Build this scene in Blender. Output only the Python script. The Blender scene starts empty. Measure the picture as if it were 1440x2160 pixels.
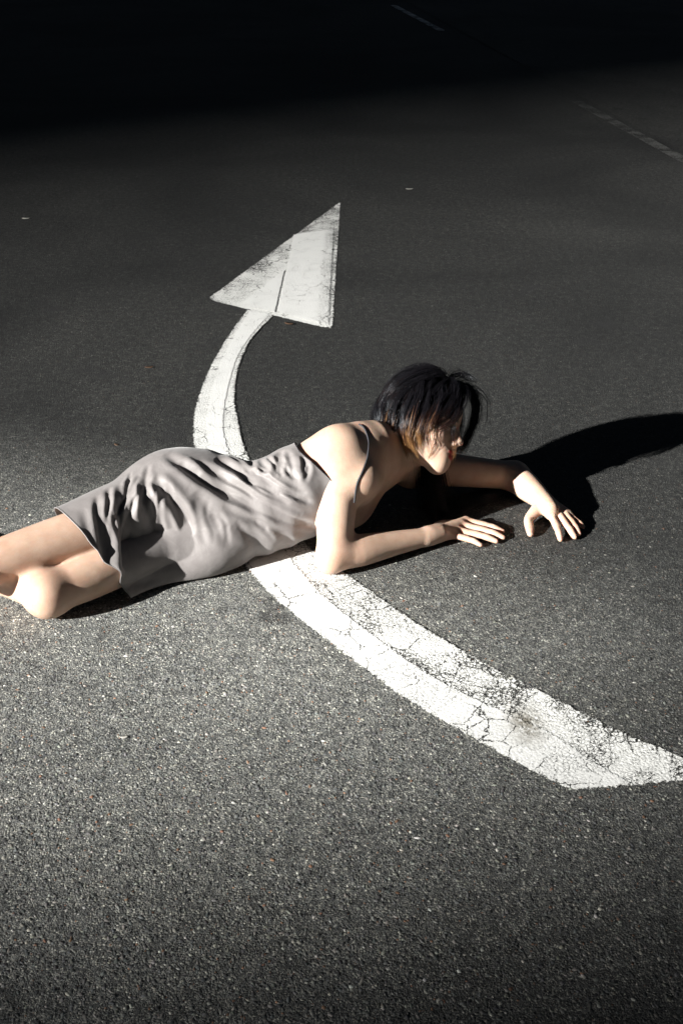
import bpy, math, random
import numpy as np
from mathutils import Vector, Matrix
from mathutils.bvhtree import BVHTree

# ------------------------------------------------------------------ camera, light, exposure
scene = bpy.context.scene
col = scene.collection
CAM_H, PITCH, FPX = 1.35, math.radians(29.0), 2400.0

cam_data = bpy.data.cameras.new('camera')
cam = bpy.data.objects.new('camera', cam_data)
col.objects.link(cam)
cam.location = (0, 0, CAM_H)
cam.rotation_euler = (math.pi / 2 - PITCH, 0, 0)
cam_data.sensor_fit = 'VERTICAL'
cam_data.sensor_height = 36.0
cam_data.lens = FPX * 36.0 / 2160.0
cam_data.clip_start = 0.05
cam_data.clip_end = 3000
scene.camera = cam

SUN_AZ = math.radians(33.0)      # ground direction the light travels, from +x towards +y
SUN_EL = math.radians(20.5)
world = bpy.data.worlds.new('World')
scene.world = world
world.use_nodes = True
wn = world.node_tree
bg = wn.nodes['Background']
sky = wn.nodes.new('ShaderNodeTexSky')
sky.sky_type = 'NISHITA'
sky.sun_disc = False
sky.sun_elevation = SUN_EL
sky.sun_rotation = math.radians(270) - SUN_AZ
wn.links.new(sky.outputs[0], bg.inputs[0])
bg.inputs[1].default_value = 0.0020     # night-dark surroundings

sun_dir = Vector((math.cos(SUN_AZ) * math.cos(SUN_EL), math.sin(SUN_AZ) * math.cos(SUN_EL), -math.sin(SUN_EL)))
sd = bpy.data.lights.new('sun', 'SUN')
sd.energy = 5.0
sd.angle = math.radians(0.9)
sd.color = (1.0, 0.985, 0.945)
sun = bpy.data.objects.new('sun', sd)
col.objects.link(sun)
sun.rotation_euler = sun_dir.to_track_quat('-Z', 'Y').to_euler()
sun.location = (-20, -10, 12)

scene.view_settings.view_transform = 'Standard'
scene.view_settings.look = 'None'
scene.view_settings.gamma = 1.0
scene.view_settings.exposure = 2.2
scene.cycles.max_bounces = 5
scene.cycles.diffuse_bounces = 2
scene.cycles.glossy_bounces = 2
scene.cycles.transparent_max_bounces = 6
scene.render.film_transparent = False

RNG = np.random.default_rng(7)
random.seed(7)

# ------------------------------------------------------------------ helpers
_c, _s = math.cos(PITCH), math.sin(PITCH)
def P(px, py, z=0.0):
    """where the photograph's pixel meets the height z"""
    x = (px - 720) / FPX; y = (1080 - py) / FPX
    d = np.array([x, _c + y * _s, -_s + y * _c])
    return np.array([0, 0, CAM_H]) + d * ((z - CAM_H) / d[2])
def ray(px, py):
    x = (px - 720) / FPX; y = (1080 - py) / FPX
    return Vector((x, _c + y * _s, -_s + y * _c)).normalized()
def proj(p):
    v = np.asarray(p, float) - [0, 0, CAM_H]
    zc = v[..., 1] * _c - v[..., 2] * _s
    yc = v[..., 1] * _s + v[..., 2] * _c
    return np.stack([720 + FPX * v[..., 0] / zc, 1080 - FPX * yc / zc], -1)
def unit(v):
    v = np.asarray(v, float)
    return v / np.linalg.norm(v)

def tag(o, label=None, cat=None, group=None, kind=None):
    if label: o['label'] = label
    if cat: o['category'] = cat
    if group: o['group'] = group
    if kind: o['kind'] = kind
    return o
def empty(name, loc=(0, 0, 0)):
    o = bpy.data.objects.new(name, None)
    col.objects.link(o); o.location = loc
    return o
def mesh_obj(name, verts, faces, mat, parent=None, smooth=False, loc=(0, 0, 0)):
    me = bpy.data.meshes.new(name)
    verts = np.ascontiguousarray(np.asarray(verts, np.float32))
    if isinstance(faces, np.ndarray):
        n, k = faces.shape
        me.vertices.add(len(verts)); me.vertices.foreach_set('co', verts.ravel())
        me.loops.add(n * k); me.loops.foreach_set('vertex_index', faces.astype(np.int32).ravel())
        me.polygons.add(n); me.polygons.foreach_set('loop_start', np.arange(0, n * k, k, dtype=np.int32))
        me.update(calc_edges=True); me.validate()
    else:
        me.from_pydata(verts.tolist(), [], faces)
    if smooth:
        me.polygons.foreach_set('use_smooth', np.ones(len(me.polygons), bool))
    if mat: me.materials.append(mat)
    o = bpy.data.objects.new(name, me)
    col.objects.link(o)
    o.location = loc
    if parent is not None:
        o.parent = parent
        o.matrix_parent_inverse = Matrix.Translation(-parent.location)
    return o
def set_color(o, name, rgb):
    a = o.data.color_attributes.new(name, 'FLOAT_COLOR', 'POINT')
    rgba = np.ones((len(o.data.vertices), 4), np.float32); rgba[:, :3] = rgb
    a.data.foreach_set('color', rgba.ravel())
def set_float(o, name, val):
    a = o.data.attributes.new(name, 'FLOAT', 'POINT')
    a.data.foreach_set('value', np.ascontiguousarray(val, np.float32))

class NT:
    """small node-tree writer"""
    def __init__(self, name):
        self.mat = bpy.data.materials.new(name)
        self.mat.use_nodes = True
        self.t = self.mat.node_tree
        self.bsdf = self.t.nodes['Principled BSDF']
        self.out = self.t.nodes['Material Output']
    def n(self, kind, **kw):
        nd = self.t.nodes.new(kind)
        for k, v in kw.items(): setattr(nd, k, v)
        return nd
    def link(self, a, b): self.t.links.new(a, b)
    def put(self, sock, v):
        if hasattr(v, 'node'): self.t.links.new(v, sock)
        else: sock.default_value = v
    def math(self, op, a, b=0.0, c=None, clamp=False):
        nd = self.n('ShaderNodeMath', operation=op, use_clamp=clamp)
        self.put(nd.inputs[0], a); self.put(nd.inputs[1], b)
        if c is not None: self.put(nd.inputs[2], c)
        return nd.outputs[0]
    def mix(self, f, a, b, blend='MIX'):
        nd = self.n('ShaderNodeMix', data_type='RGBA', blend_type=blend)
        self.put(nd.inputs[0], f)
        for s, v in ((nd.inputs[6], a), (nd.inputs[7], b)):
            if isinstance(v, tuple): v = (*v, 1.0) if len(v) == 3 else v
            self.put(s, v)
        return nd.outputs[2]
    def rng(self, v, a, b, c=0.0, d=1.0, smooth=True):
        nd = self.n('ShaderNodeMapRange', clamp=True)
        nd.interpolation_type = 'SMOOTHSTEP' if smooth else 'LINEAR'
        for i, x in enumerate((v, a, b, c, d)): self.put(nd.inputs[i], x)
        return nd.outputs[0]
    def pos(self):
        return self.n('ShaderNodeNewGeometry').outputs['Position']
    def noise(self, vec, scale, detail=3.0, rough=0.55, dist=0.0):
        nd = self.n('ShaderNodeTexNoise')
        self.put(nd.inputs['Vector'], vec)
        nd.inputs['Scale'].default_value = scale; nd.inputs['Detail'].default_value = detail
        nd.inputs['Roughness'].default_value = rough; nd.inputs['Distortion'].default_value = dist
        return nd
    def vor(self, vec, scale, feature='F1', rand=1.0):
        nd = self.n('ShaderNodeTexVoronoi', feature=feature)
        self.put(nd.inputs['Vector'], vec)
        nd.inputs['Scale'].default_value = scale; nd.inputs['Randomness'].default_value = rand
        return nd
    def ramp(self, f, stops, interp='LINEAR'):
        nd = self.n('ShaderNodeValToRGB')
        cr = nd.color_ramp; cr.interpolation = interp
        while len(cr.elements) < len(stops): cr.elements.new(0.5)
        for e, (p, c) in zip(cr.elements, stops):
            e.position = p; e.color = (*c, 1.0)
        self.put(nd.inputs[0], f)
        return nd.outputs[0]
    def bump(self, h, strength, dist, normal=None):
        nd = self.n('ShaderNodeBump')
        nd.inputs['Strength'].default_value = strength; nd.inputs['Distance'].default_value = dist
        self.put(nd.inputs['Height'], h)
        if normal is not None: self.put(nd.inputs['Normal'], normal)
        return nd.outputs[0]
    def attr(self, name): return self.n('ShaderNodeAttribute', attribute_name=name)

LIGHT_POOL_C, LIGHT_POOL_R = (-0.75, 1.75), (1.35, 1.0)  # centre and radii of the light pool painted into the asphalt colour

# stone colours shared by the road's surface and the chippings that stand proud of it
STONES = [(0.0, (0.035, 0.036, 0.037)), (0.25, (0.062, 0.064, 0.064)), (0.48, (0.09, 0.092, 0.089)),
          (0.66, (0.115, 0.115, 0.105)), (0.80, (0.15, 0.147, 0.132)), (0.90, (0.20, 0.195, 0.175)),
          (0.955, (0.13, 0.075, 0.05)), (0.972, (0.26, 0.255, 0.235)), (0.995, (0.38, 0.37, 0.34))]

def asphalt_colour(N, pos, gain=1.0):
    """exposed chippings in bitumen; returns colour, height"""
    w = N.noise(pos, 60, 2).outputs['Color']
    vm = N.n('ShaderNodeVectorMath', operation='MULTIPLY_ADD')
    N.link(w, vm.inputs[0]); vm.inputs[1].default_value = (0.006,) * 3; N.link(pos, vm.inputs[2])
    v1 = N.vor(vm.outputs[0], 235)
    v2 = N.vor(vm.outputs[0], 470)
    sep = N.n('ShaderNodeSeparateColor'); N.link(v1.outputs['Color'], sep.inputs[0])
    sep2 = N.n('ShaderNodeSeparateColor'); N.link(v2.outputs['Color'], sep2.inputs[0])
    stone = N.ramp(sep.outputs[0], STONES, 'CONSTANT')
    grit = N.ramp(sep2.outputs[1], [(0, (0.035, 0.036, 0.036)), (0.5, (0.062, 0.063, 0.063)), (0.8, (0.10, 0.10, 0.096)), (1, (0.17, 0.165, 0.15))])
    # how many chippings the wear has laid bare
    patch = N.noise(pos, 1.7, 4, 0.6, 0.4).outputs['Fac']
    keep = N.rng(sep.outputs[1], N.rng(patch, 0.3, 0.7, 0.62, 0.30), N.rng(patch, 0.3, 0.7, 0.66, 0.34), 0, 1)
    inside = N.rng(v1.outputs['Distance'], 0.42, 0.62, 1, 0)
    f = N.math('MULTIPLY', keep, inside)
    c = N.mix(f, grit, stone)
    h1 = N.math('MULTIPLY', f, N.math('SUBTRACT', 0.75, v1.outputs['Distance']))
    h2 = N.math('MULTIPLY', N.math('SUBTRACT', 0.7, v2.outputs['Distance']), 0.45)
    h = N.math('MAXIMUM', h1, h2)
    big = N.noise(pos, 0.55, 5, 0.6, 0.6).outputs['Fac']
    c = N.mix(1.0, c, N.ramp(big, [(0.34, (0.52, 0.53, 0.54)), (0.5, (0.95, 0.95, 0.94)), (0.66, (1.38, 1.37, 1.33))]), 'MULTIPLY')
    spk = N.noise(pos, 150, 3, 0.75).outputs['Fac']
    c = N.mix(1.0, c, N.ramp(spk, [(0.30, (0.45, 0.455, 0.46)), (0.5, (0.95, 0.95, 0.95)), (0.68, (1.75, 1.74, 1.7))]), 'MULTIPLY')
    spk2 = N.noise(pos, 42, 4, 0.7).outputs['Fac']
    c = N.mix(1.0, c, N.ramp(spk2, [(0.33, (0.55, 0.555, 0.56)), (0.5, (0.95, 0.95, 0.95)), (0.67, (1.5, 1.5, 1.48))]), 'MULTIPLY')
    # pool of light painted into the colour: pale oval, darker road beyond it
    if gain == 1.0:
        sb = N.n('ShaderNodeVectorMath', operation='SUBTRACT'); N.link(pos, sb.inputs[0]); sb.inputs[1].default_value = (*LIGHT_POOL_C, 0)
        ml = N.n('ShaderNodeVectorMath', operation='MULTIPLY'); N.link(sb.outputs[0], ml.inputs[0]); ml.inputs[1].default_value = (1 / LIGHT_POOL_R[0], 1 / LIGHT_POOL_R[1], 0)
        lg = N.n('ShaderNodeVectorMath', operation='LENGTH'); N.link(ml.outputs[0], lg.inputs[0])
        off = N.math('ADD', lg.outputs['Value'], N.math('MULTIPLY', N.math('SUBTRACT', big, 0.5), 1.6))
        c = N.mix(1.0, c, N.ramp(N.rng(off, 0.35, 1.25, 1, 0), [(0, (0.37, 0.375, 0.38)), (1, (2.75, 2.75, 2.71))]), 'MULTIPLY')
    # oil spots and scuffs
    sp = N.noise(pos, 3.4, 5, 0.68, 0.4).outputs['Fac']
    c = N.mix(N.rng(sp, 0.57, 0.70, 0, 0.75), c, (0.022, 0.022, 0.023))
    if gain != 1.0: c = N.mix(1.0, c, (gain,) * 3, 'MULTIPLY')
    return c, h

def mat_asphalt(name, gain=1.0):
    N = NT(name)
    pos = N.pos()
    c, h = asphalt_colour(N, pos, gain)
    N.link(c, N.bsdf.inputs['Base Color'])
    N.bsdf.inputs['Roughness'].default_value = 0.78
    N.bsdf.inputs['Specular IOR Level'].default_value = 0.35
    fine = N.noise(pos, 700, 2).outputs['Fac']
    hh = N.math('ADD', h, N.math('MULTIPLY', fine, 0.25))
    N.link(N.bump(hh, 1.0, 0.0026), N.bsdf.inputs['Normal'])
    return N.mat

def mat_plain(name, colr, rough=0.6, spec=0.4):
    N = NT(name)
    t = N.noise(N.pos(), 8, 4).outputs['Fac']
    c = N.mix(N.rng(t, 0.3, 0.7), tuple(0.85 * x for x in colr), tuple(min(1, 1.1 * x) for x in colr))
    N.link(c, N.bsdf.inputs['Base Color'])
    N.bsdf.inputs['Roughness'].default_value = rough
    N.bsdf.inputs['Specular IOR Level'].default_value = spec
    return N.mat

def mat_paint(name, newness=0.0, tint=(0.78, 0.78, 0.755)):
    """road paint: worn off the stone tops and cracked where the attribute 'wear' is high; bare road shows through"""
    N = NT(name)
    pos = N.pos()
    wear = N.attr('wear').outputs['Fac']
    edge = N.attr('edge').outputs['Fac']          # metres to the painted edge
    w = N.noise(pos, 40, 3).outputs['Color']
    vm = N.n('ShaderNodeVectorMath', operation='MULTIPLY_ADD')
    N.link(w, vm.inputs[0]); vm.inputs[1].default_value = (0.02,) * 3; N.link(pos, vm.inputs[2])
    w3 = N.noise(pos, 150, 3, .7).outputs['Color']
    vm2 = N.n('ShaderNodeVectorMath', operation='MULTIPLY_ADD')
    N.link(w3, vm2.inputs[0]); vm2.inputs[1].default_value = (0.012,) * 3; N.link(vm.outputs[0], vm2.inputs[2])
    cr = N.vor(vm2.outputs[0], 17, 'DISTANCE_TO_EDGE').outputs['Distance']
    cr2 = N.vor(vm2.outputs[0], 120, 'DISTANCE_TO_EDGE').outputs['Distance']
    gate = N.noise(pos, 9, 3, 0.6).outputs['Fac']
    big = N.noise(pos, 6.5, 4, 0.7, 0.5).outputs['Fac']
    med = N.noise(pos, 75, 4, 0.7).outputs['Fac']
    fine = N.noise(pos, 210, 3, 0.7).outputs['Fac']
    # long cracks
    cw = N.math('MULTIPLY', N.rng(gate, 0.42, 0.62), N.math('MULTIPLY_ADD', wear, 0.022, 0.010))
    crack = N.math('LESS_THAN', cr, cw)
    # small crazing between the stones
    cz = N.math('LESS_THAN', cr2, N.math('MULTIPLY', N.rng(wear, 0.25, 1.0, 0, 0.13, False), N.rng(big, 0.35, 0.65, 0.1, 1.5)))
    # lost flakes
    lim = N.math('SUBTRACT', 0.80, N.math('MULTIPLY', wear, N.rng(big, 0.32, 0.68, 0.14, 0.36)))
    flake = N.math('GREATER_THAN', N.math('MULTIPLY_ADD', fine, 0.4, N.math('MULTIPLY', med, 0.6)), lim)
    # ragged edge
    rag = N.math('LESS_THAN', edge, N.math('MULTIPLY', N.math('SUBTRACT', N.math('MULTIPLY_ADD', fine, 0.5, N.math('MULTIPLY', med, 0.5)), 0.36), 0.040))
    lost = N.math('MAXIMUM', N.math('MAXIMUM', crack, cz), N.math('MAXIMUM', flake, rag))
    dirt = N.noise(pos, 14, 5, 0.65).outputs['Fac']
    c = N.mix(N.rng(dirt, 0.45, 0.75, 0, 0.35), tint, tuple(0.72 * x for x in tint))
    c = N.mix(N.math('MULTIPLY', wear, N.rng(med, 0.4, 0.65, 0, 0.2)), c, tuple(0.6 * x for x in tint))
    stain = N.attr('stain').outputs['Fac']
    c = N.mix(N.math('MULTIPLY', stain, N.rng(med, 0.3, 0.55)), c, (0.20, 0.18, 0.14))
    N.link(c, N.bsdf.inputs['Base Color'])
    N.bsdf.inputs['Roughness'].default_value = 0.62
    v = N.vor(pos, 170).outputs['Distance']
    hh = N.math('ADD', N.math('MULTIPLY', v, -0.5), N.math('MULTIPLY', fine, 0.4))
    N.link(N.bump(hh, 0.55 if newness else 0.9, 0.0018), N.bsdf.inputs['Normal'])
    tr = N.n('ShaderNodeBsdfTransparent')
    mx = N.n('ShaderNodeMixShader')
    N.link(lost, mx.inputs[0]); N.link(N.bsdf.outputs[0], mx.inputs[1]); N.link(tr.outputs[0], mx.inputs[2])
    N.link(mx.outputs[0], N.out.inputs[0])
    return N.mat

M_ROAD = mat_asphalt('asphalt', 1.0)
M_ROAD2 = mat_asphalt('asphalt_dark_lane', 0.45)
M_PAINT = mat_paint('old_road_paint', 0)
M_PAINT_NEW = mat_paint('fresh_road_paint', 1, (0.80, 0.80, 0.78))
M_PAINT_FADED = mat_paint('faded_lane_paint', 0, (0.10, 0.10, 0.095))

# ------------------------------------------------------------------ the ground
def sheet(name, pts, z, mat, kind='structure'):
    o = mesh_obj(name, [(x, y, z) for x, y in pts], [tuple(range(len(pts)))], mat)
    return tag(o, kind=kind)
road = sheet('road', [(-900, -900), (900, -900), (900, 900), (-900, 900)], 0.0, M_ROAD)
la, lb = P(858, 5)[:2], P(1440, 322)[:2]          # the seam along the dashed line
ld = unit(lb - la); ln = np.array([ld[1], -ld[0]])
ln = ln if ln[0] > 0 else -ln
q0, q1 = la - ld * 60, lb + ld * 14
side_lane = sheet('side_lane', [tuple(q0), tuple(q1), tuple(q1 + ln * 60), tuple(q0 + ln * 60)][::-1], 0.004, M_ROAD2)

# chippings standing proud of the bitumen in front of the camera
def chippings():
    rng = np.random.default_rng(3)
    n = 104000
    y = 0.75 + 2.0 * rng.random(n) ** 1.25
    half = 0.58 + y * 0.25
    x = (rng.random(n) * 2 - 1) * half
    keep = rng.random(n) < np.clip(1.35 - (y - 0.9) * 0.72, 0.0, 1)
    x, y = x[keep], y[keep]; n = len(x)
    r = 0.0015 + 0.0034 * rng.random(n) ** 4.0
    base = np.array([(math.cos(a), math.sin(a), 0) for a in np.linspace(0, 2 * math.pi, 6)[:-1]])
    ring2 = np.array([(0.62 * math.cos(a), 0.62 * math.sin(a), 0.8) for a in np.linspace(0.6, 0.6 + 2 * math.pi, 5)[:-1]])
    V = np.concatenate([base, ring2, [(0, 0, 1.0)]])                       # 5 + 4 + 1
    F = [(5, 6, 9), (6, 7, 9), (7, 8, 9), (8, 5, 9),
         (0, 1, 5), (1, 6, 5), (1, 2, 6), (2, 7, 6), (2, 3, 7), (3, 8, 7), (3, 4, 8), (4, 0, 8), (0, 5, 8)]
    F = np.array(F)
    nv = len(V)
    a = rng.random(n) * 2 * math.pi
    st = 0.75 + 0.75 * rng.random(n)
    vv = np.repeat(V[None], n, 0) * (1 + 0.45 * (rng.random((n, nv, 3)) - 0.5))
    vx = vv[..., 0] * (r * st)[:, None]; vy = vv[..., 1] * (r / st)[:, None]
    tilt = (rng.random((n, 2)) - 0.5) * 0.7
    hz = (0.0006 + 0.22 * r)[:, None]
    vz = vv[..., 2] * hz + (vx * tilt[:, :1] + vy * tilt[:, 1:]) * (vv[..., 2] > 0.3) * 0.5
    ca, sa = np.cos(a)[:, None], np.sin(a)[:, None]
    out = np.stack([x[:, None] + vx * ca - vy * sa, y[:, None] + vx * sa + vy * ca, vz - 0.0006], -1)
    faces = (F[None] + (np.arange(n) * nv)[:, None, None]).reshape(-1, 3)
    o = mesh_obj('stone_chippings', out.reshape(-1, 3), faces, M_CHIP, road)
    t = rng.random(n) ** 0.9
    stops = STONES
    idx = np.searchsorted([s[0] for s in stops], t, side='right') - 1
    c = np.array([s[1] for s in stops])[idx] * (0.7 + 0.75 * rng.random((n, 1)))
    c *= 0.95 + 0.1 * rng.random((n, 3))
    off = np.clip((1.25 - np.hypot((x - LIGHT_POOL_C[0]) / LIGHT_POOL_R[0], (y - LIGHT_POOL_C[1]) / LIGHT_POOL_R[1])) / 0.9, 0, 1)
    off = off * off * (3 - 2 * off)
    c *= (0.55 + 1.6 * off)[:, None]                  # same painted light pool as the road round them
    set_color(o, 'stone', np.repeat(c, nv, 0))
    o['kind'] = 'stuff'
    return o
def mat_chip():
    N = NT('chipping_stone')
    c = N.attr('stone').outputs['Color']
    f = N.noise(N.pos(), 900, 2).outputs['Fac']
    c = N.mix(1.0, c, N.ramp(f, [(0.3, (0.7, 0.7, 0.7)), (0.7, (1.15, 1.15, 1.15))]), 'MULTIPLY')
    N.link(c, N.bsdf.inputs['Base Color'])
    N.bsdf.inputs['Roughness'].default_value = 0.6
    N.bsdf.inputs['Specular IOR Level'].default_value = 0.4
    return N.mat
M_CHIP = mat_chip()
chippings()

# ------------------------------------------------------------------ painted arrow and lane dashes
def ground_poly_strip(name, left, right, z, mat, parent, wear_fn, nu=10, ns=90, stain_fn=None, ends=(True, True)):
    """a painted strip between two edges (ground points); grid with wear / edge-distance attributes"""
    def resample(p, n):
        p = np.asarray(p, float)
        # Catmull-Rom through the points, then even spacing
        q = np.concatenate([[2 * p[0] - p[1]], p, [2 * p[-1] - p[-2]]])
        out = []
        for i in range(1, len(q) - 2):
            for t in np.linspace(0, 1, 12, endpoint=False):
                a, b, c, d = q[i - 1], q[i], q[i + 1], q[i + 2]
                out.append(0.5 * ((2 * b) + (c - a) * t + (2 * a - 5 * b + 4 * c - d) * t * t + (3 * b - a - 3 * c + d) * t ** 3))
        out.append(q[-2]); out = np.array(out)
        s = np.r_[0, np.cumsum(np.linalg.norm(np.diff(out, axis=0), axis=1))]
        u = np.linspace(0, s[-1], n)
        return np.stack([np.interp(u, s, out[:, k]) for k in range(2)], 1)
    L, R = resample(left, ns), resample(right, ns)
    us = np.linspace(0, 1, nu)
    V = np.stack([L + (R - L) * u for u in us], 1)               # ns, nu, 2
    width = np.linalg.norm(R - L, axis=1)
    seg = np.r_[0, np.cumsum(np.linalg.norm(np.diff((L + R) / 2, axis=0), axis=1))]
    e = np.minimum(us[None], 1 - us[None]) * width[:, None]
    if ends[0]: e = np.minimum(e, seg[:, None])
    if ends[1]: e = np.minimum(e, (seg[-1] - seg)[:, None])
    s01 = np.repeat((seg / seg[-1])[:, None], nu, 1); uu = np.repeat(us[None], ns, 0)
    F = [(i * nu + j, (i + 1) * nu + j, (i + 1) * nu + j + 1, i * nu + j + 1) for i in range(ns - 1) for j in range(nu - 1)]
    v3 = np.concatenate([V.reshape(-1, 2), np.full((ns * nu, 1), z)], 1)
    a, b, c = (v3[k] for k in F[0][:3])
    if np.cross(b - a, c - a)[2] < 0: F = [f[::-1] for f in F]
    o = mesh_obj(name, v3, F, mat, parent)
    set_float(o, 'wear', wear_fn(s01, uu, V).ravel())
    set_float(o, 'edge', e.ravel())
    set_float(o, 'stain', (stain_fn(V) if stain_fn else np.zeros_like(e)).ravel())
    return o

arrow = empty('road_arrow', tuple(P(560, 1100)))
tag(arrow, 'worn white curved arrow painted on the asphalt, running under the lying person', 'road marking')
LP = [(521, 652), (482, 706), (457, 747), (435, 789), (415, 844), (406, 886), (408, 950), (440, 1065), (503, 1177), (567, 1257), (650, 1326),
      (747, 1401), (853, 1478), (973, 1549), (1080, 1609), (1200, 1674)]
RP = [(581, 666), (552, 694), (530, 720), (515, 750), (502, 789), (497, 844), (504, 886), (520, 950), (580, 1065), (660, 1160), (747, 1222),
      (880, 1315), (1033, 1405), (1147, 1462), (1247, 1513), (1347, 1560), (1470, 1612), (1500, 1648)]
LG = [P(*p)[:2] for p in LP]; RG = [P(*p)[:2] for p in RP]
Zp = 0.0032
def stain_fn(V):
    c = P(1108, 1530)[:2]
    d = np.linalg.norm((V - c) * [1, 0.55], axis=-1)
    return np.clip(1.25 - d / 0.035, 0, 1)
def wear_old(s, u, V):
    base = 0.34 + 0.46 * np.clip((s - 0.42) * 2.2, 0, 1)
    edge = np.clip(1 - np.minimum(u, 1 - u) * 6, 0, 1)
    return np.clip(base + 0.28 * edge, 0, 1)
ground_poly_strip('old_stem', LG, RG, Zp, M_PAINT, arrow, wear_old, 14, 160, stain_fn)
# the newer, narrower coat lies on the old one
NL = [(527, 655), (497, 700), (472, 747), (455, 789), (441, 844), (432, 900), (440, 950), (462, 1065), (503, 1176), (568, 1257), (651, 1326),
      (748, 1401), (854, 1478), (974, 1549), (1081, 1609), (1201, 1674)]
NR = [(573, 664), (540, 700), (508, 747), (492, 789), (479, 844), (474, 900), (484, 950), (525, 1065), (600, 1160), (672, 1245), (760, 1320),
      (900, 1420), (1033, 1490), (1165, 1550), (1270, 1620), (1345, 1660)]
def wear_new(s, u, V):
    return np.clip(0.06 + 0.42 * np.clip((s - 0.5) * 2.2, 0, 1) + 0.2 * np.clip(1 - u * 5, 0, 1) * np.clip((s - .5) * 3, 0, 1), 0, 1)
ground_poly_strip('fresh_stem', [P(*p)[:2] for p in NL], [P(*p)[:2] for p in NR], Zp + 0.0012, M_PAINT_NEW, arrow, wear_new, 10, 160, stain_fn)
tip, hl, hr = P(720, 423)[:2], P(433, 633)[:2], P(703, 698)[:2]
def tri_sheet(name, a, b, c, z, mat, wear_fn, n=40):
    V, idx = [], {}
    for i in range(n + 1):
        for j in range(n + 1 - i):
            idx[i, j] = len(V); V.append(a + (b - a) * i / n + (c - a) * j / n)
    F = []
    for i in range(n):
        for j in range(n - i):
            F.append((idx[i, j], idx[i + 1, j], idx[i, j + 1]))
            if i + j < n - 1: F.append((idx[i + 1, j], idx[i + 1, j + 1], idx[i, j + 1]))
    V = np.array(V)
    def dl(p, q):
        t = unit(q - p); return np.abs((V - p)[:, 0] * t[1] - (V - p)[:, 1] * t[0])
    e = np.minimum(np.minimum(dl(a, b), dl(b, c)), dl(c, a))
    v3 = np.c_[V, np.full(len(V), z)]
    if np.cross(v3[F[0][1]] - v3[F[0][0]], v3[F[0][2]] - v3[F[0][0]])[2] < 0: F = [f[::-1] for f in F]
    o = mesh_obj(name, v3, F, mat, arrow)
    set_float(o, 'wear', wear_fn(V)); set_float(o, 'edge', e); set_float(o, 'stain', np.zeros(len(V)))
    return o
def wear_head(V):
    d = lambda p, q: np.abs((V - p)[:, 0] * unit(q - p)[1] - (V - p)[:, 1] * unit(q - p)[0])
    far = np.clip(1 - d(tip, hr) / 0.10, 0, 1) * np.clip((V[:, 1] - hr[1]) * 3, 0, 1)
    lft = np.clip(1 - d(tip, hl) / 0.16, 0, 1)
    return np.clip(0.22 + 0.62 * np.maximum(far, lft), 0, 1)
tri_sheet('arrow_head', tip, hl, hr, Zp - 0.0008, M_PAINT, wear_head)
HQ = [P(*p)[:2] for p in [(617, 497), (706, 484), (694, 690), (583, 662)]]
ground_poly_strip('fresh_head_patch', [HQ[0], HQ[3]], [HQ[1], HQ[2]], Zp + 0.0024, M_PAINT_NEW, arrow, lambda s, u, V: np.clip(0.04 + 0.8 * np.clip(u - 0.62, 0, 1) * 2.4, 0, 1), 14, 40)
HT = [P(*p)[:2] for p in [(603, 566), (502, 646), (522, 652), (582, 662)]]
ground_poly_strip('fresh_head_wedge', [HT[0] + (HT[3] - HT[0]) * .02, HT[3]], [HT[0], HT[1]], Zp + 0.0018, M_PAINT_NEW, arrow, lambda s, u, V: np.full_like(u, 0.05), 10, 30)

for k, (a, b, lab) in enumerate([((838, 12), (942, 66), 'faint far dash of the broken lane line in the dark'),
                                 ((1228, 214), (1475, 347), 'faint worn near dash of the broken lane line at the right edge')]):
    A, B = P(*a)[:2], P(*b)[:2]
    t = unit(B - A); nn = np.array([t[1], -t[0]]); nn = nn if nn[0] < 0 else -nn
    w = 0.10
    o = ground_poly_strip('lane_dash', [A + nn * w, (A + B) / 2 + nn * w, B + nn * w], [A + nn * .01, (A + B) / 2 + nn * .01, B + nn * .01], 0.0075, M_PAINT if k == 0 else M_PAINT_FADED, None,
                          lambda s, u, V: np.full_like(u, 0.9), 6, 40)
    tag(o, lab, 'road marking', 'dashes of the broken lane line')

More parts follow.
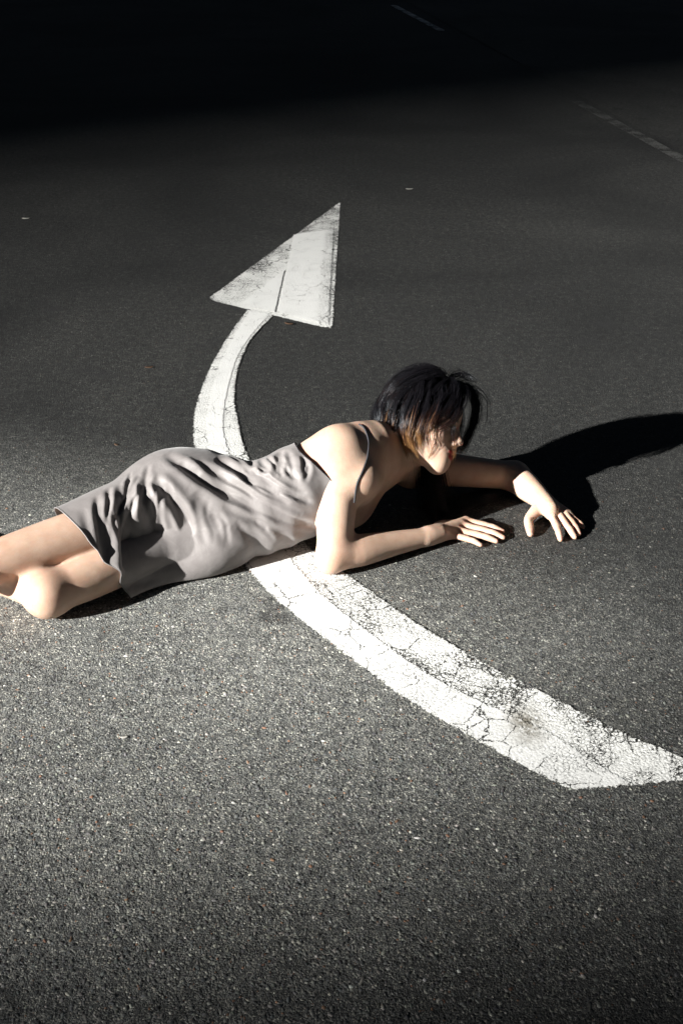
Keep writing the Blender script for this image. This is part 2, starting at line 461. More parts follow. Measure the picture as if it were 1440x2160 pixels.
# ------------------------------------------------------------------ unseen blocks added out of frame to shade the near and far road
M_SHADE_BLOCK_RENDER = mat_plain('shade_block_render', (0.30, 0.28, 0.25), 0.8)
M_SHADE_BLOCK_GLASS = mat_plain('shade_block_glass', (0.03, 0.035, 0.04), 0.15, 0.6)
def box(x0, x1, y0, y1, z0, z1):
    v = [(x, y, z) for z in (z0, z1) for y in (y0, y1) for x in (x0, x1)]
    f = [(0, 2, 3, 1), (4, 5, 7, 6), (0, 1, 5, 4), (2, 6, 7, 3), (0, 4, 6, 2), (1, 3, 7, 5)]
    return v, f
alo = np.array([math.cos(SUN_AZ), math.sin(SUN_AZ)]); crs = np.array([-alo[1], alo[0]])
def shade_block(dist, c0, c1, depth, height, label, at=None, turn=None):
    """unseen block added to cast shade, long side towards the road; c0..c1 measured across the light's direction"""
    o = empty('added_shade_block', (tuple(-alo * dist + crs * c0) if at is None else at) + (0,))
    o.rotation_euler.z = SUN_AZ if turn is None else turn
    tag(o, label, 'shade_block', 'added unseen blocks that shade the near and far road')
    w = c1 - c0
    def part(name, vf, mat):
        me = bpy.data.meshes.new(name); me.from_pydata(vf[0], [], vf[1]); me.materials.append(mat)
        p = bpy.data.objects.new(name, me); col.objects.link(p); p.parent = o; return p
    part('shade_block_wall', box(-depth, 0, 0, w, 0, height), M_SHADE_BLOCK_RENDER)
    part('shade_block_parapet', box(-depth - .2, .2, 0.02, w - 0.02, height, height + .9), M_SHADE_BLOCK_RENDER)
    wm = bpy.data.meshes.new('shade_block_window')
    v, f = box(0.0, 0.06, 0, 1.5, 0, 1.6); wm.from_pydata(v, [], f); wm.materials.append(M_SHADE_BLOCK_GLASS)
    nx, nz = max(1, int(w // 6)), max(1, int(height // 6))
    for i in range(nx):
        for k in range(nz):
            p = bpy.data.objects.new('shade_block_window', wm); col.objects.link(p); p.parent = o
            p.location = (0.0, 2 + i * (w - 3.5) / max(1, nx - 1) if nx > 1 else w / 2, 2 + k * 6)
    return o
shade_block(520, 3.0, 90, 20, 270, 'added unseen tower far off on the left that shades the far road')  # unseen tower added so its wide penumbra fades the far road to dark

# unseen long block added behind the camera so its eaves shade the foreground
SHADE_BLOCK_EAVE = math.radians(5)
BH = 15.0
edge_at = np.array([0.0, 1.32]) - alo * BH / math.tan(SUN_EL)        # stands under the point of the added block's eaves whose shadow falls there
ed = np.array([math.cos(SHADE_BLOCK_EAVE), math.sin(SHADE_BLOCK_EAVE)])
p0 = edge_at + ed * 40
shade_block(0, 0, 80, 12, BH - 0.9, 'added unseen long block behind the camera that shades the foreground', tuple(p0 + np.array([ed[1], -ed[0]]) * 0.2), SHADE_BLOCK_EAVE + math.pi / 2)

# ------------------------------------------------------------------ signed-distance modelling of the figure
BIG = 9.0
class Prim:
    __slots__ = ('fn', 'lo', 'hi', 'k', 'op')
    def __init__(self, fn, lo, hi, k, op='add'):
        self.fn, self.k, self.op = fn, k, op
        m = k + 0.012
        self.lo = np.asarray(lo) - m; self.hi = np.asarray(hi) + m

def ell(c, axes, radii, k=0.01, op='add'):
    """ellipsoid; axes = 3 unit rows"""
    c = np.asarray(c, float); A = np.asarray(axes, float); r = np.asarray(radii, float)
    def fn(p):
        q = ((p - c) @ A.T) / r
        k0 = np.sqrt((q * q).sum(-1)); k1 = np.sqrt(((q / r) ** 2).sum(-1))
        return k0 * (k0 - 1) / np.maximum(k1, 1e-6)
    m = r.max() * 1.0
    return Prim(fn, c - m, c + m, k, op)

def catmull(p, n):
    """spline through rows of p, n samples to a span"""
    p = np.asarray(p, float)
    q = np.concatenate([[2 * p[0] - p[1]], p, [2 * p[-1] - p[-2]]])
    out = []
    for i in range(1, len(q) - 2):
        for t in np.linspace(0, 1, n, endpoint=False):
            a, b, c, d = q[i - 1], q[i], q[i + 1], q[i + 2]
            out.append(0.5 * ((2 * b) + (c - a) * t + (2 * a - 5 * b + 4 * c - d) * t * t + (3 * b - a - 3 * c + d) * t ** 3))
    out.append(q[-2])
    return np.array(out)

def chain(pts, rad, k=0.01, n=4):
    """tapered limb through points with a radius at each, splined"""
    pr = catmull(np.c_[np.asarray(pts, float), np.asarray(rad, float)], n)
    pts, rad = pr[:, :3], pr[:, 3]
    def fn(p):
        d = None
        for a, b, ra, rb in zip(pts[:-1], pts[1:], rad[:-1], rad[1:]):
            ab = b - a
            L = math.sqrt(ab @ ab); ax = ab / L
            sn = np.clip((rb - ra) / L, -.9, .9); tn = sn / math.sqrt(1 - sn * sn)
            q = p - a
            al = q @ ax
            pe = np.sqrt(np.maximum((q * q).sum(-1) - al * al, 0))
            t = np.clip((al + pe * tn) / L, 0, 1)
            e = np.sqrt(pe * pe + (al - t * L) ** 2) - (ra + t * (rb - ra))
            d = e if d is None else np.minimum(d, e)
        return d
    m = rad.max()
    return Prim(fn, pts.min(0) - m, pts.max(0) + m, k)

def etube(st, k=0.03):
    """tube of elliptical sections; stations (centre, right-vector, half width, front-vector, half depth)"""
    fl = catmull([np.r_[c, unit(R), a, unit(F), b] for c, R, a, F, b in st], 2)
    st = [(r[:3], unit(r[3:6]), r[6], unit(r[7:10]), r[10]) for r in fl]
    def fn(p):
        d = None
        for (c0, R0, a0, F0, b0), (c1, R1, a1, F1, b1) in zip(st[:-1], st[1:]):
            ab = c1 - c0
            t = np.clip(((p - c0) @ ab) / (ab @ ab), 0, 1)
            tt = t[..., None]
            R = R0 + tt * (R1 - R0); F = F0 + tt * (F1 - F0)
            ha = a0 + t * (a1 - a0); hb = b0 + t * (b1 - b0)
            q = p - c0 - tt * ab
            x = (q * R).sum(-1); y = (q * F).sum(-1)
            n2 = np.maximum((q * q).sum(-1) - x * x - y * y, 0)
            hc = np.minimum(ha, hb) * 0.7
            k0 = np.sqrt((x / ha) ** 2 + (y / hb) ** 2 + n2 / hc ** 2)
            k1 = np.sqrt((x / ha ** 2) ** 2 + (y / hb ** 2) ** 2 + n2 / hc ** 4)
            e = k0 * (k0 - 1) / np.maximum(k1, 1e-6)
            e = np.where(k0 < 1e-4, -np.minimum(ha, hb), e)
            if d is None: d = e
            else:
                kk = 0.012
                h = np.maximum(kk - np.abs(d - e), 0) / kk
                d = np.minimum(d, e) - h * h * kk * 0.25
        return d
    lo = np.min([c - max(a, b) for c, _, a, _, b in st], 0); hi = np.max([c + max(a, b) for c, _, a, _, b in st], 0)
    return Prim(fn, lo, hi, k)

def eval_sdf(prims, p):
    d = np.full(p.shape[:-1], BIG)
    for pr in prims:
        e = pr.fn(p)
        if pr.op == 'add':
            h = np.maximum(pr.k - np.abs(d - e), 0) / pr.k
            d = np.minimum(d, e) - h * h * pr.k * 0.25
        else:
            e = -e
            h = np.maximum(pr.k - np.abs(d - e), 0) / pr.k
            d = np.maximum(d, e) + h * h * pr.k * 0.25
    return d

def polygonise(prims, h, lo=None, hi=None, floor=None):
    """surface nets over the blocks that hold the surface"""
    LO = np.min([p.lo for p in prims if p.op == 'add'], 0) if lo is None else np.asarray(lo, float)
    HI = np.max([p.hi for p in prims if p.op == 'add'], 0) if hi is None else np.asarray(hi, float)
    S, B = 4, 8                                  # super-blocks of S^3 blocks of B^3 cells
    nb = np.ceil((HI - LO) / (h * B * S)).astype(int) + 1
    D = np.full(nb * B * S, 1.0, np.float32)
    g = np.arange(B) * h
    loc = np.stack(np.meshgrid(g, g, g, indexing='ij'), -1)
    span, sup = h * B, h * B * S
    gs = (np.arange(S) + .5) * span
    sub = np.stack(np.meshgrid(gs, gs, gs, indexing='ij'), -1).reshape(-1, 3)
    subi = np.stack(np.meshgrid(*[np.arange(S)] * 3, indexing='ij'), -1).reshape(-1, 3)
    los = np.array([p.lo for p in prims]); his = np.array([p.hi for p in prims])
    for i in range(nb[0]):
        for j in range(nb[1]):
            for k in range(nb[2]):
                o = LO + np.array([i, j, k]) * sup
                act = np.nonzero(((los < o + sup) & (his > o)).all(1))[0]
                if len(act) == 0: continue
                cen = o + sub
                sel = [prims[a] for a in act]
                sel = [q for q in sel if q.fn(cen).min() < span + q.k + .006]
                if not any(q.op == 'add' for q in sel): continue
                dc = eval_sdf(sel, cen)
                if floor is not None: dc = np.maximum(dc, floor - cen[:, 2])
                near = np.abs(dc) < span * 1.15
                for m in np.nonzero(~near & (dc < 0))[0]:
                    a = (np.array([i, j, k]) * S + subi[m]) * B
                    D[a[0]:a[0] + B, a[1]:a[1] + B, a[2]:a[2] + B] = -1
                near = np.nonzero(near)[0]
                if len(near) == 0: continue
                p = (o + subi[near] * span)[:, None, None, None, :] + loc[None]
                d = eval_sdf(sel, p)
                if floor is not None:
                    e = floor - p[..., 2]
                    hh = np.maximum(0.006 - np.abs(d - e), 0) / 0.006
                    d = np.maximum(d, e) + hh * hh * 0.006 * 0.25
                for n_, m in enumerate(near):
                    a = (np.array([i, j, k]) * S + subi[m]) * B
                    D[a[0]:a[0] + B, a[1]:a[1] + B, a[2]:a[2] + B] = d[n_]
    ins = D < 0
    # cells with a sign change
    cnt = np.zeros(tuple(np.array(D.shape) - 1), np.int8)
    for a in (0, 1):
        for b in (0, 1):
            for c in (0, 1):
                cnt += ins[a:D.shape[0] - 1 + a, b:D.shape[1] - 1 + b, c:D.shape[2] - 1 + c]
    act = np.nonzero((cnt > 0) & (cnt < 8))
    ci = np.stack(act, 1)
    ids = np.full(cnt.shape, -1, np.int32); ids[act] = np.arange(len(ci))
    acc = np.zeros((len(ci), 3)); num = np.zeros(len(ci))
    corners = [(a, b, c) for a in (0, 1) for b in (0, 1) for c in (0, 1)]
    val = {cc: D[ci[:, 0] + cc[0], ci[:, 1] + cc[1], ci[:, 2] + cc[2]].astype(float) for cc in corners}
    for cc in corners:
        for ax in range(3):
            if cc[ax]: continue
            dd = list(cc); dd[ax] = 1; dd = tuple(dd)
            v0, v1 = val[cc], val[dd]
            m = (v0 < 0) != (v1 < 0)
            t = np.where(m, v0 / np.where(m, v0 - v1, 1), 0)
            pt = np.tile(np.array(cc, float), (len(ci), 1)); pt[:, ax] += t
            acc[m] += pt[m]; num[m] += 1
    V = LO + (ci + acc / num[:, None]) * h
    faces = []
    for ax in range(3):
        o1, o2 = [(1, 2), (2, 0), (0, 1)][ax]
        sl0 = [slice(None)] * 3; sl1 = [slice(None)] * 3
        sl0[ax] = slice(0, -1); sl1[ax] = slice(1, None)
        a, b = ins[tuple(sl0)], ins[tuple(sl1)]
        for flip, m in ((False, a & ~b), (True, ~a & b)):
            e = np.stack(np.nonzero(m), 1)
            e = e[(e[:, o1] > 0) & (e[:, o2] > 0)]
            e = e[(e[:, o1] < cnt.shape[o1]) & (e[:, o2] < cnt.shape[o2])]
            quad = []
            for s1, s2 in ((0, 0), (1, 0), (1, 1), (0, 1)):
                q = e.copy(); q[:, o1] -= s1; q[:, o2] -= s2
                quad.append(ids[q[:, 0], q[:, 1], q[:, 2]])
            quad = np.stack(quad, 1)
            faces.append(quad[:, ::-1] if flip else quad)
    F = np.concatenate(faces)
    F = F[(F >= 0).all(1)]
    return V, F

def laplace(V, F, it, lam=0.5):
    n = len(V)
    e = np.concatenate([F[:, [0, 1]], F[:, [1, 2]], F[:, [2, 3]], F[:, [3, 0]]])
    e = np.concatenate([e, e[:, ::-1]])
    deg = np.bincount(e[:, 0], minlength=n)[:, None]
    for _ in range(it):
        acc = np.stack([np.bincount(e[:, 0], weights=V[e[:, 1], k], minlength=n) for k in range(3)], 1)
        V = V + lam * (acc / np.maximum(deg, 1) - V)
    return V

# ------------------------------------------------------------------ joints (metres; placed from the photograph, heights chosen to rest on the road)
shR = P(714, 952, .228); elR = P(704, 1172, .044); wrR = P(900, 1132, .029)
shL = shR + [.18, .20, -.138]; elL = P(1084, 1004, .046); wrL = P(1147, 1058, .040)
pel = P(402, 1082, .125)
hipR = P(360, 1062, .138); hipL = P(432, 1130, .072)
knR = P(-55, 1203, .112); knL = P(104, 1252, .056)
anR = P(-440, 1140, .06); anL = P(-265, 1120, .042)
head_c = P(884, 887, .235)
# head frame
hf = unit([.925, -.16 * _s - .32 * _c, -.16 * _c + .32 * _s])
hu = np.array([.20, .96 * _s + .08 * _c, .96 * _c - .08 * _s]); hu = unit(hu - hf * (hu @ hf))
hr_ = np.cross(hf, hu)                                     # her right, towards the camera
HA = np.stack([hf, hu, hr_]); HS = 0.95
def Hd(f, u, r): return head_c + HS * (f * hf + u * hu + r * hr_)

sh_mid = (shR + shL) / 2
c_r = unit(shR - shL)
waist = P(548, 1072, .112)
ribs = P(622, 1042, .128)
chest = sh_mid * .62 + ribs * .38
up_c = unit(sh_mid - waist)
Rc = unit(c_r - up_c * (c_r @ up_c)); Fc = np.cross(up_c, Rc)
p_r = unit(hipR - hipL); up_p = unit(waist - pel)
Rp = unit(p_r - up_p * (p_r @ up_p)); Fp = np.cross(up_p, Rp)
Rw = unit(Rc + Rp); Fw = unit(Fc + Fp)
neck0 = sh_mid + up_c * .03 - Fc * .01 + np.array([0, 0, .015])
neck1 = Hd(-.028, -.055, 0)

torso = [(pel + up_p * -.03 - Fp * .03, Rp, .105, Fp, .060), (pel + up_p * .05 - Fp * .02, Rp, .108, Fp, .066), (waist, Rw, .100, Fw, .080), (ribs, Rc, .112, Fc, .090),
         (chest, Rc, .124, Fc, .092), (sh_mid + up_c * -.005, Rc, .115, Fc, .064)]
body = [etube(torso, .03)]
# shoulders, neck, chest, seat
body += [chain([shL, sh_mid + up_c * .02, shR], [.046, .05, .048], .05),
         chain([neck0 - up_c * .04, neck0, neck1, Hd(-.02, -.01, 0)], [.062, .052, .047, .05], .04),
         chain([sh_mid + Rc * .03 + Fc * .055, (sh_mid + shR) / 2 + Fc * .05 + up_c * .035, shR + Fc * .015 + up_c * .03], [.010, .0095, .011], .025),
         ell(chest + Rc * .065 + Fc * .075 - up_c * .02, [Rc, Fc, up_c], [.052, .045, .055], .04),
         ell(chest - Rc * .065 + Fc * .06 - up_c * .02, [Rc, Fc, up_c], [.052, .04, .055], .04),
         ell(pel + Rp * .065 - Fp * .035 - up_p * .03, [Rp, Fp, up_p], [.058, .056, .08], .05),
         ell(pel - Rp * .065 - Fp * .035 - up_p * .03, [Rp, Fp, up_p], [.058, .056, .08], .05)]
body_trunk = body[4:]
# arms
def lerp(a, b, t): return a + (b - a) * t
mid_up = lerp(shR, elR, .45)
body += [ell(shR + np.array([0, 0, -.006]), np.eye(3), [.051, .050, .051], .03),
         chain([shR, lerp(shR, elR, .35), lerp(shR, elR, .72), elR + [0, .004, .004]], [.050, .048, .042, .036], .02),
         chain([elR + [0, .004, 0], lerp(elR, wrR, .25), lerp(elR, wrR, .6), wrR, wrR + unit(wrR - elR) * .035], [.034, .0365, .0290, .0210, .0175], .02, 4),
         ell(elR + [-.012, -.012, -.008], np.eye(3), [.026, .026, .026], .02)]
body += [ell(shL, np.eye(3), [.048, .048, .048], .03),
         chain([shL, lerp(shL, elL, .4), lerp(shL, elL, .8), elL], [.045, .041, .036, .035], .02),
         chain([elL, lerp(elL, wrL, .35), lerp(elL, wrL, .7), wrL, P(1160, 1072, .042)], [.034, .0345, .029, .0225, .0185], .02, 4)]
# legs
body += [chain([hipR, lerp(hipR, knR, .35), lerp(hipR, knR, .75), knR], [.044, .054, .050, .042], .012, 5),
         chain([knR, lerp(knR, anR, .28) + [0, .012, -.01], lerp(knR, anR, .65), anR], [.043, .047, .039, .029], .02, 5),
         ell(knR + [-.010, -.010, 0], np.eye(3), [.034, .034, .038], .03),
         chain([anR + [.02, .01, 0], anR + [-.03, .035, -.015], anR + [-.13, .0, -.035], anR + [-.17, -.01, -.045]], [.030, .032, .025, .016], .02),
         chain([hipL, lerp(hipL, knL, .35) + [0, .022, 0], lerp(hipL, knL, .75) + [0, .008, 0], knL], [.040, .046, .048, .042], .012, 5),
         chain([knL, lerp(knL, anL, .28) + [0, .012, 0], lerp(knL, anL, .65), anL], [.042, .044, .037, .028], .025, 5),
         ell(knL + [-.006, -.010, 0], np.eye(3), [.034, .034, .036], .035),
         chain([anL + [.02, .01, 0], anL + [-.03, .035, -.01], anL + [-.13, .0, -.012], anL + [-.17, -.01, -.02]], [.029, .031, .024, .016], .02)]
body_trunk += [body[-8], body[-4]]
# head
def H_ell(f, u, r, rf, ru, rr, k, op='add', rot=None):
    A = HA
    return ell(Hd(f, u, r), A, np.array([rf, ru, rr]) * HS, k, op)
face = [H_ell(-.002, .022, 0, .090, .090, .074, .02),
        H_ell(.042, -.03, 0, .052, .075, .058, .03),
        H_ell(.058, .035, 0, .040, .045, .055, .03),
        chain([Hd(-.004, -.03, .052), Hd(.006, -.066, .046), Hd(.066, -.104, .012)], np.array([.018, .017, .014]) * HS, .03),
        chain([Hd(-.004, -.03, -.052), Hd(.006, -.066, -.046), Hd(.066, -.104, -.012)], np.array([.018, .017, .014]) * HS, .03),
        H_ell(.070, -.101, 0, .020, .018, .020, .022),
        H_ell(.052, -.035, .040, .028, .022, .022, .02), H_ell(.052, -.035, -.040, .028, .022, .022, .02),
        H_ell(.074, -.072, 0, .022, .026, .030, .02),
        H_ell(.104, -.010, .033, .020, .012, .019, .014, 'sub'), H_ell(.104, -.010, -.033, .020, .012, .019, .014, 'sub'),
        H_ell(.0765, -.010, .032, .0145, .0135, .0150, .004), H_ell(.0765, -.010, -.032, .0145, .0135, .0150, .004),
        H_ell(.086, .008, .030, .010, .006, .022, .012), H_ell(.086, .008, -.030, .010, .006, .022, .012),
        chain([Hd(.090, .006, 0), Hd(.100, -.022, 0), Hd(.1115, -.040, 0)], np.array([.0075, .0085, .0095]) * HS, .010),
        H_ell(.099, -.046, .0105, .0105, .0075, .0075, .006), H_ell(.099, -.046, -.0105, .0105, .0075, .0075, .006),
        H_ell(.1045, -.0535, .0065, .004, .003, .0032, .003, 'sub'), H_ell(.1045, -.0535, -.0065, .004, .003, .0032, .003, 'sub'),
        H_ell(.0925, -.0685, 0, .0105, .0055, .0205, .004), H_ell(.0905, -.0795, 0, .0105, .0065, .0175, .004),
        H_ell(.106, -.0738, 0, .012, .0012, .020, .003, 'sub'),
        H_ell(-.008, -.012, .074, .019, .031, .008, .008), H_ell(-.008, -.012, -.074, .019, .031, .008, .008),
        H_ell(-.006, -.006, .082, .010, .018, .005, .006, 'sub'), H_ell(-.006, -.006, -.082, .010, .018, .005, .006, 'sub')]
body += face
# hands: wrist, knuckle, joint and tip of each finger (pixels of the photograph, heights above the road)
NAILS = []; KNUCKLES = []
def hand(wr, mcp, fingers, thumb, rad=1.0):
    out = []
    mc = [P(*m) for m in mcp]
    w0 = wr
    cen = (mc[1] + mc[2]) / 2
    for i, m in enumerate(mc):
        out.append(chain([w0 + (m - cen) * .30, lerp(w0, m, .55), m], np.array([.0165, .0135, .0105]) * rad, .02 if i == 0 else .007))
    for i, (m, jts) in enumerate(zip(mc, fingers)):
        pts = [m] + [P(*j) for j in jts]
        r0 = [.0098, .0102, .0098, .0085][i] * rad
        a, b, c = pts[0], pts[1], pts[2]
        d1 = lerp(b, c, .52) + np.array([0, 0, .0025])
        out.append(chain([a, lerp(a, b, .5), b, lerp(b, d1, .5), d1, c], np.array([1.0, .90, .95, .82, .83, .66]) * r0, .0045))
        NAILS.append((c, unit(c - d1), r0)); KNUCKLES.extend([a, b])
    t = [P(*j) if len(j) == 3 and not isinstance(j, np.ndarray) else j for j in thumb]
    out.append(chain([lerp(w0, t[0], .35), t[0], t[1], lerp(t[1], t[2], .55), t[2]], np.array([.016, .0145, .0112, .0108, .0078]) * rad, .010))
    NAILS.append((t[2], unit(t[2] - t[1]), .0108))
    return out
hand_R = hand(wrR, [(982, 1098, .020), (972, 1107, .020), (962, 1118, .018), (955, 1128, .015)],
              [[(1021, 1108, .015), (1059, 1121, .008)], [(1019, 1119, .014), (1060, 1134, .008)], [(1005, 1128, .0125), (1046, 1142, .0075)], [(985, 1137, .011), (1013, 1150, .007)]],
              [(930, 1110, .015), (958, 1106, .013), (984, 1108, .010)])
hand_L = hand(wrL, [(1161, 1086, .027), (1175, 1080, .028), (1187, 1080, .026), (1197, 1083, .022)],
              [[(1173, 1110, .020), (1181, 1138, .0085)], [(1192, 1106, .020), (1211, 1133, .008)], [(1206, 1103, .018), (1220, 1126, .008)], [(1214, 1099, .015), (1229, 1112, .0075)]],
              [(1127, 1080, .028), (1114, 1096, .019), (1118, 1127, .0085)])
body += hand_R + hand_L

bV, bF = polygonise(body, 0.0027, floor=0.0015)
bV = laplace(bV, bF, 2, 0.4)

# skin tone differences that belong to the skin itself: lips, brows, lash line, nails, joints
def soft_in(c, A, r, V, s=0.35):
    q = ((V - c) @ np.asarray(A).T) / np.asarray(r)
    d = np.sqrt((q * q).sum(1))
    return np.clip((1 + s - d) / s, 0, 1)
skin = np.tile(np.array([0.56, 0.40, 0.305]), (len(bV), 1))
def paint(mask, colr):
    global skin
    skin = skin * (1 - mask[:, None]) + np.asarray(colr) * mask[:, None]
for u, ru, rr in ((-.0685, .0066, .020), (-.0795, .0075, .017)):
    paint(soft_in(Hd(.098, u, 0), HA, np.array([.013, ru, rr]) * HS, bV, .3), (.42, .035, .035))
for sgn in (1, -1):
    paint(.85 * soft_in(Hd(.090, .0085, sgn * .034), HA, np.array([.016, .0032, .019]) * HS, bV, .8), (.03, .022, .018))
    paint(.9 * soft_in(Hd(.092, -.0055, sgn * .034), HA, np.array([.014, .0028, .0165]) * HS, bV, .5), (.02, .015, .014))
    paint(.85 * soft_in(Hd(.093, -.0095, sgn * .032), HA, np.array([.010, .0042, .0052]) * HS, bV, .4), (.02, .014, .012))
    paint(.35 * soft_in(Hd(.07, -.04, sgn * .045), HA, np.array([.03, .022, .026]) * HS, bV, .8), (.56, .34, .26))
for c, d, r in NAILS:
    q = bV - (c - d * .004); al = q @ d; pe = np.linalg.norm(q - al[:, None] * d, axis=1)
    m = np.clip(1 - np.abs(al) / .0075, 0, 1) * (pe < r * 1.3) * (q[:, 2] > .001)
    paint(np.clip(m * 3, 0, 1) * .8, (.60, .43, .36))
    m2 = np.exp(-(np.linalg.norm(bV - c, axis=1) / .016) ** 2)
    paint(.35 * m2, (.56, .25, .17))
for c in KNUCKLES:
    paint(.32 * np.exp(-(np.linalg.norm(bV - c, axis=1) / .012) ** 2), (.56, .27, .19))
for c, r in ((elR, .05), (knR, .06), (knL, .06), (elL, .04)):
    paint(.35 * np.exp(-(np.linalg.norm(bV - c, axis=1) / r) ** 2), (.54, .28, .19))

def mat_skin():
    N = NT('skin')
    c = N.attr('skin').outputs['Color']
    pos = N.pos()
    t = N.noise(pos, 30, 4).outputs['Fac']
    c = N.mix(1.0, c, N.ramp(t, [(0.3, (0.90, 0.83, 0.80)), (0.7, (1.06, 1.06, 1.06))]), 'MULTIPLY')
    N.link(c, N.bsdf.inputs['Base Color'])
    b = N.bsdf.inputs
    b['Roughness'].default_value = 0.52
    b['Specular IOR Level'].default_value = 0.32
    b['Subsurface Weight'].default_value = 0.35
    b['Subsurface Radius'].default_value = (1.0, 0.32, 0.16)
    b['Subsurface Scale'].default_value = 0.008
    v = N.vor(pos, 900).outputs['Distance']
    f = N.noise(pos, 260, 3).outputs['Fac']
    N.link(N.bump(N.math('ADD', N.math('MULTIPLY', v, .5), f), 0.35, 0.0010), b['Normal'])
    return N.mat
M_SKIN = mat_skin()
person = empty('person', tuple(np.append(pel[:2], 0)))
tag(person, 'person in a light grey slip dress lying propped on one elbow on the asphalt', 'person')
body_o = mesh_obj('body', bV, bF, M_SKIN, person, True)
set_color(body_o, 'skin', skin)

# ------------------------------------------------------------------ the dress
def grow(st, g): return [(c, R, a + g, F, b + g) for c, R, a, F, b in st]
gR = lambda t: lerp(hipR, knR, t)
gL = lambda t: lerp(hipL, knL, t) + np.array([0, .02 * max(0, 1 - t), 0])
torso_d = [(pel + up_p * -.03 - Fp * .025 + Rp * .012, Rp, .108, Fp, .070), (pel + up_p * .05 - Fp * .020 + Rp * .012, Rp, .110, Fp, .074)] + torso[2:5]
dress_p = [etube(grow(torso_d, .009) + [(sh_mid + up_c * .03, Rc, .115, Fc, .072)], .05),
           ell(chest + Rc * .060 + Fc * .072 - up_c * .02, [Rc, Fc, up_c], [.058, .053, .063], .04),
           ell(chest - Rc * .060 + Fc * .06 - up_c * .02, [Rc, Fc, up_c], [.058, .048, .063], .04),
           ell(pel + Rp * .065 - Fp * .035 - up_p * .03, [Rp, Fp, up_p], [.074, .069, .12], .08),
           ell(pel - Rp * .065 - Fp * .035 - up_p * .03, [Rp, Fp, up_p], [.074, .069, .12], .08),
           chain([hipR + [.02, .02, 0], gR(.28), gR(.56), gR(.95)], [.094, .084, .070, .064], .035, 5),
           chain([hipL, gL(.35), gL(.7), gL(1.2)], [.048, .054, .062, .066], .10, 5),
           chain([P(268, 1256, .016), P(330, 1232, .012), P(390, 1200, .010), P(440, 1180, .010)], [.012, .009, .008, .008], .03, 3),
           ell(P(330, 1168, .070) + Fp * .080, [Rp, Fp, up_p], [.052, .062, .075], .11, 'sub')]
dV, dF = polygonise(dress_p, 0.0029, floor=0.004)
dV = laplace(dV, dF, 12, .5)

def vnormals(V, F):
    n = np.cross(V[F[:, 2]] - V[F[:, 0]], V[F[:, 3]] - V[F[:, 1]])
    out = np.zeros_like(V)
    for k in range(4):
        for c in range(3): out[:, c] += np.bincount(F[:, k], weights=n[:, c], minlength=len(V))
    return out / np.maximum(np.linalg.norm(out, axis=1, keepdims=True), 1e-12)
def compact(V, F, *attrs):
    used = np.unique(F); m = np.full(len(V), -1); m[used] = np.arange(len(used))
    return (V[used], m[F]) + tuple(a[used] for a in attrs)
def cut(V, F, pt, nrm):
    """drop what lies beyond a plane and pull the rim onto it"""
    d = (V - pt) @ nrm
    F = F[(d[F] < 0).any(1)]
    V, F, d = compact(V, F, d)
    V = V - np.clip(d, 0, None)[:, None] * nrm
    return V, F
def plane_n(a, b, towards):
    d = unit(b - a); n = towards - d * (towards @ d); return unit(n)
# hem
hem_a, hem_b = P(148, 1088, .205), P(283, 1268, .004)
hem_n = plane_n(hem_a, hem_b, unit(knR - hipR))
dV, dF = cut(dV, dF, hem_a, hem_n)
# neckline: low under the arms, higher over the bust
nk_a = P(655, 926, .205) - up_c * .045
def nk_d(V):
    f = (V - chest) @ Fc
    rr = (V - nk_a) @ Rc
    return (V - nk_a) @ up_c + .5 * np.clip(rr - .02, 0, .15) - .25 * np.clip(f + .02, 0, .12)
d = nk_d(dV)
dF = dF[(d[dF] < 0).any(1)]
dV, dF, d = compact(dV, dF, d)
dV = dV - np.clip(d, 0, None)[:, None] * up_c

FOLDS = [  # pixel path, depth mm, width mm
    ([(350, 958), (430, 1012), (500, 1050), (600, 1095), (668, 1112)], 14, 10),
    ([(415, 972), (480, 1016), (550, 1053), (625, 1086)], 9, 8),
    ([(455, 966), (525, 1003), (575, 1035), (612, 1062)], 13, 9),
    ([(470, 1068), (560, 1105), (655, 1128)], 6, 9),
    ([(248, 1090), (240, 1150), (246, 1215), (264, 1258)], -18, 14),
    ([(262, 1020), (258, 1070), (266, 1130), (272, 1185), (292, 1235)], 9, 12),
    ([(322, 1008), (352, 1040), (388, 1088), (402, 1130)], 13, 10),
    ([(300, 1000), (306, 1045), (318, 1095), (338, 1150)], 7, 8),
    ([(282, 1010), (272, 1050), (276, 1095), (290, 1125)], 6, 7),
    ([(340, 1040), (334, 1080), (345, 1125)], 6, 6),
    ([(175, 1075), (198, 1150), (236, 1220)], 4, 8),
    ([(208, 1045), (215, 1120), (235, 1190)], 5, 9),
    ([(228, 1030), (228, 1090)], 4, 6),
    ([(528, 970), (538, 998)], 6, 7), ([(548, 968), (566, 998)], 6, 7), ([(592, 950), (584, 1004)], 8, 7),
    ([(602, 948), (622, 985)], 4, 6),
    ([(440, 1090), (485, 1155)], 3, 10), ([(495, 1100), (545, 1150)], 3, 10), ([(410, 1040), (470, 1110)], 5, 12),
    ([(380, 972), (425, 1000)], 5, 8), ([(560, 1010), (645, 1045)], 4, 9), ([(605, 1000), (655, 1060)], 3, 8),
    ([(540, 1100), (620, 1140)], 3, 8), ([(640, 960), (650, 1010)], 3, 7),
]
_r = np.random.default_rng(21)
